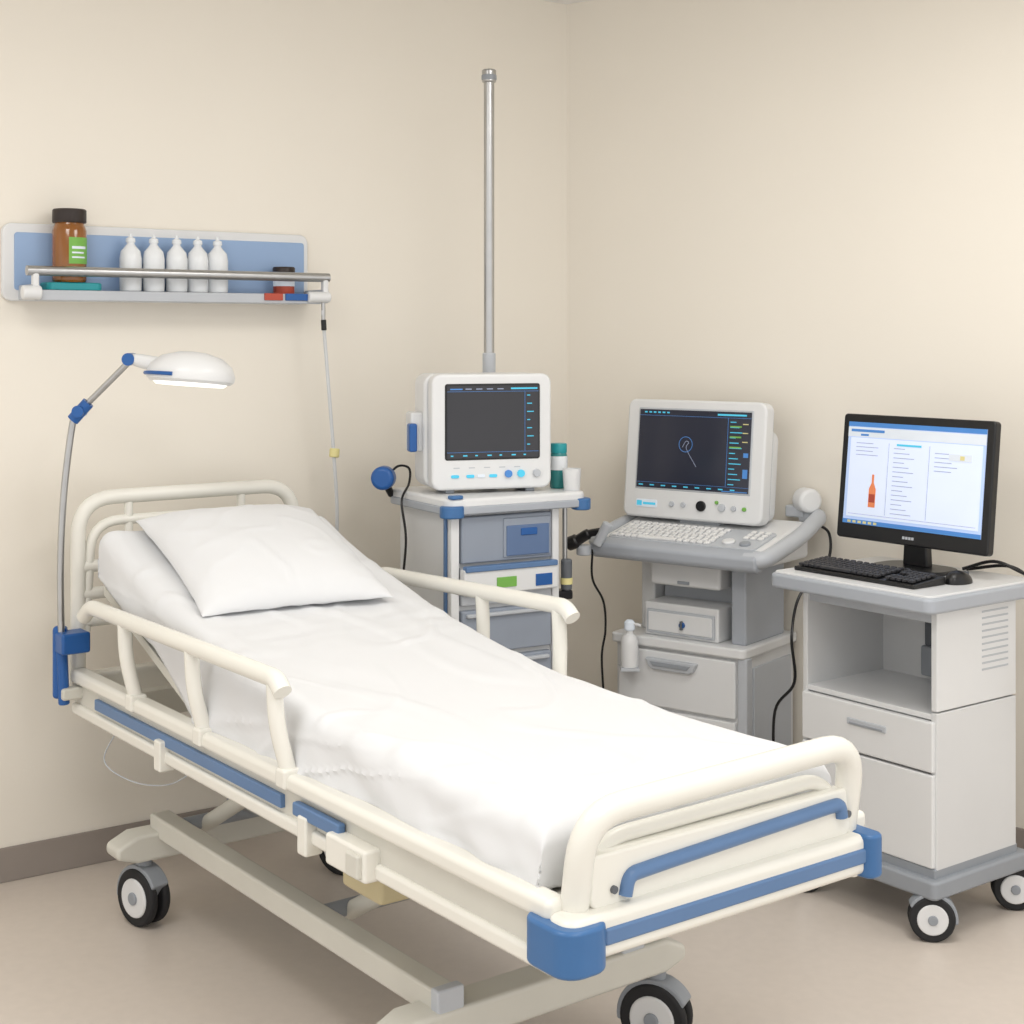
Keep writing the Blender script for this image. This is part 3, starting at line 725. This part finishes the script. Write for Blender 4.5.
cable(c3, 'power_cable', [(0.30, 0.38, 0.955), (0.42, 0.435, 0.97), (0.50, 0.45, 0.90), (0.535, 0.42, 0.80), (0.53, 0.36, 0.72), (0.55, 0.32, 0.66), (0.53, 0.40, 0.60), (0.50, 0.40, 0.5)], 0.005)
cable(c3, 'signal_cable', [(0.30, 0.36, 0.957), (0.38, 0.40, 0.985), (0.45, 0.43, 0.96), (0.53, 0.435, 0.93), (0.56, 0.46, 0.88)], 0.005)

def onc3(x, y, z=0.95):
    return (0.866+0.6*x+0.8*y, 4.466-0.8*x+0.6*y, z)
r3 = math.atan2(-0.8, 0.6)
cm = group('computer_monitor', onc3(0.202, 0.262), r3)
prism(cm, 'stand_base', rrect(-0.125, 0.125, -0.08, 0.08, 0.06), 'z', 0, 0.012, M_black, 0.005, 3)
prism(cm, 'stand_neck', [(-0.045, 0.01), (0.045, 0.01), (0.035, 0.18), (-0.035, 0.18)], 'y', 0.0, 0.03, M_black, 0.006, 3)
dv = group('display', (-0.008, -0.02, 0.073), 0, cm, rx=math.radians(-6))
hw, hh = 0.277, 0.384
prism(dv, 'frame', rrect(-hw, hw, 0, hh, 0.012), 'y', 0.0, 0.03, M_black, 0.006, 3)
prism(dv, 'rear_shell', rrect(-hw+0.05, hw-0.05, 0.05, hh-0.05, 0.04), 'y', 0.028, 0.06, M_black, 0.015, 3)
X0, X1, Z0, Z1 = -hw+0.025, hw-0.025, 0.046, hh-0.025
box(dv, 'screen', (X0, X1), (-0.002, 0.003), (Z0, Z1), M_uibg, 0)
ya, yb = -0.0032, -0.0018
yc = ya-0.0008; yd = yc-0.0006
boxes(dv, 'page', [((X0+0.012, X1-0.010), (ya, yb), (Z0+0.022, Z1-0.048))], M_uilight)
boxes(dv, 'toolbar', [((X0, X1), (ya, yb), (Z1-0.046, Z1-0.016))], M_uiwhite)
boxes(dv, 'title_bar', [((X0, X1), (ya, yb), (Z1-0.014, Z1)), ((X0, X1), (ya, yb), (Z0, Z0+0.013)), ((X0+0.012, X0+0.14), (yc, yb), (Z1-0.030, Z1-0.022)), ((X0+0.05, X0+0.08), (yc, yb), (Z1-0.042, Z1-0.036))], M_uiblue)
tl = []
for k in range(15):
    tl.append(((X0+0.18, X0+0.18+0.04+0.018*((k*7) % 3)), (yc, ya), (Z1-0.075-k*0.014, Z1-0.0732-k*0.014)))
for k in range(5):
    tl.append(((X0+0.33, X0+0.39+0.02*(k % 2)), (yc, ya), (Z1-0.08-k*0.013, Z1-0.0782-k*0.013)))
for k in range(4):
    tl.append(((X0+0.035, X0+0.10+0.02*(k % 2)), (yc, ya), (Z1-0.065-k*0.012, Z1-0.0634-k*0.012)))
for xv in (0.160, 0.310):
    tl.append(((X0+xv, X0+xv+0.001), (yc, ya), (Z0+0.035, Z1-0.06)))
tl.append(((X0+0.02, X1-0.02), (yc, ya), (Z0+0.030, Z0+0.031)))
boxes(dv, 'page_text', tl, M_uigrey)
prism(dv, 'page_bottle_image', [(X0+0.095, Z0+0.055), (X0+0.121, Z0+0.055), (X0+0.121, Z0+0.11), (X0+0.112, Z0+0.13), (X0+0.112, Z0+0.155), (X0+0.104, Z0+0.155), (X0+0.104, Z0+0.13), (X0+0.095, Z0+0.11)], 'y', yc, ya, M_orange, 0)
boxes(dv, 'page_bottle_label', [((X0+0.097, X0+0.119), (yd, ya), (Z0+0.070, Z0+0.095))], M_red)
boxes(dv, 'page_button', [((X0+0.38, X0+0.46), (yd, ya), (Z1-0.098, Z1-0.078))], M_uiwhite)
boxes(dv, 'page_button_icon', [((X0+0.42, X0+0.435), (yd-0.0005, ya), (Z1-0.094, Z1-0.082))], M_yel)
boxes(dv, 'page_heading', [((X0+0.19, X0+0.28), (yd, ya), (Z1-0.066, Z1-0.060))], M_cyan)
boxes(dv, 'taskbar_icons', [((X0+0.02+k*0.02, X0+0.032+k*0.02), (yc, yb), (Z0+0.003, Z0+0.010)) for k in range(6)], M_yel)
boxes(dv, 'maker_mark', [((-0.022+k*0.011, -0.014+k*0.011), (-0.0012, 0.001), (0.018, 0.026)) for k in range(4)], M_lg)
kb = group('keyboard', onc3(-0.018, -0.02), r3)
prism(kb, 'case', [(0.0, 0.0), (0.0, 0.012), (0.14, 0.024), (0.14, 0.0)], 'x', 0, 0.44, M_black, 0.004, 3)
kk = group('key_plane', (0, 0, 0.0135), 0, kb, rx=math.atan2(0.012, 0.14))
kl = []
for r in range(5):
    for c in range(21):
        if c == 15 or (r == 2 and c in (16, 17)): continue
        if r == 0 and 4 <= c <= 9:
            if c == 4: kl.append(((0.010+4*0.020, 0.010+9.85*0.020), (0.010, 0.029), (0, 0.008)))
            continue
        x = 0.010+c*0.020; y = 0.010+r*0.022
        kl.append(((x, x+0.0165), (y, y+0.0185), (0, 0.008)))
for c in range(13):
    kl.append(((0.010+c*0.025, 0.027+c*0.025), (0.122, 0.134), (0, 0.007)))
boxes(kk, 'keys', kl, M_keyb, 0.002)
ms = group('computer_mouse', onc3(0.425, 0.175), r3)
bm = bmesh.new()
bmesh.ops.create_uvsphere(bm, u_segments=28, v_segments=16, radius=1)
for v in bm.verts:
    x, y, z = v.co
    zz_ = max(0, z)*0.034 if z > 0 else 0
    v.co = (x*0.031*(1-0.12*y), y*0.050, zz_*(1-0.25*y)+(0.0 if z <= 0 else 0.002))
finish(bm, 'shell', ms, M_black)
cyl(ms, 'wheel', (-0.003, 0.026, 0.024), (0.003, 0.026, 0.024), 0.008, M_dg, 16)
boxes(ms, 'button_split', [((-0.0006, 0.0006), (0.01, 0.045), (0.02, 0.0285))], M_dg)

# ---------------------------------------------------------------- added ceiling panels, out of view, to house the area lights
def panel(x, y, e, name):
    g = group(name, (x, y, CEIL), 0)
    box(g, 'frame', (-0.33, 0.33), (-0.33, 0.33), (-0.03, 0.0), M_white, 0.003)
    box(g, 'diffuser', (-0.30, 0.30), (-0.30, 0.30), (-0.034, -0.028), M_panel, 0)
    ld = bpy.data.lights.new(name+'_lamp', 'AREA'); ld.shape = 'SQUARE'; ld.size = 0.9
    ld.energy = e; ld.color = (1.0, 0.985, 0.955)
    lo = bpy.data.objects.new('light', ld); S.collection.objects.link(lo)
    lo.parent = g; lo.location = (0, 0, -0.05)
panel(0.9, 3.3, 19, 'added_ceiling_light')
panel(-1.2, 2.4, 22, 'added_ceiling_light')
panel(0.9, 1.3, 24, 'added_ceiling_light')

w = bpy.data.worlds.new('World'); S.world = w; w.use_nodes = True
bg = w.node_tree.nodes['Background']
bg.inputs[0].default_value = (1.0, 0.987, 0.965, 1)
bg.inputs[1].default_value = 1.25

# ---------------------------------------------------------------- camera
cd = bpy.data.cameras.new('camera'); cam = bpy.data.objects.new('camera', cd)
S.collection.objects.link(cam)
cam.location = (0, 0, 1.65); cam.rotation_euler = (math.radians(90), 0, 0)
cd.sensor_width = 36; cd.lens = 36*1500/1024; cd.shift_y = -0.173
cd.clip_start = 0.05
S.camera = cam
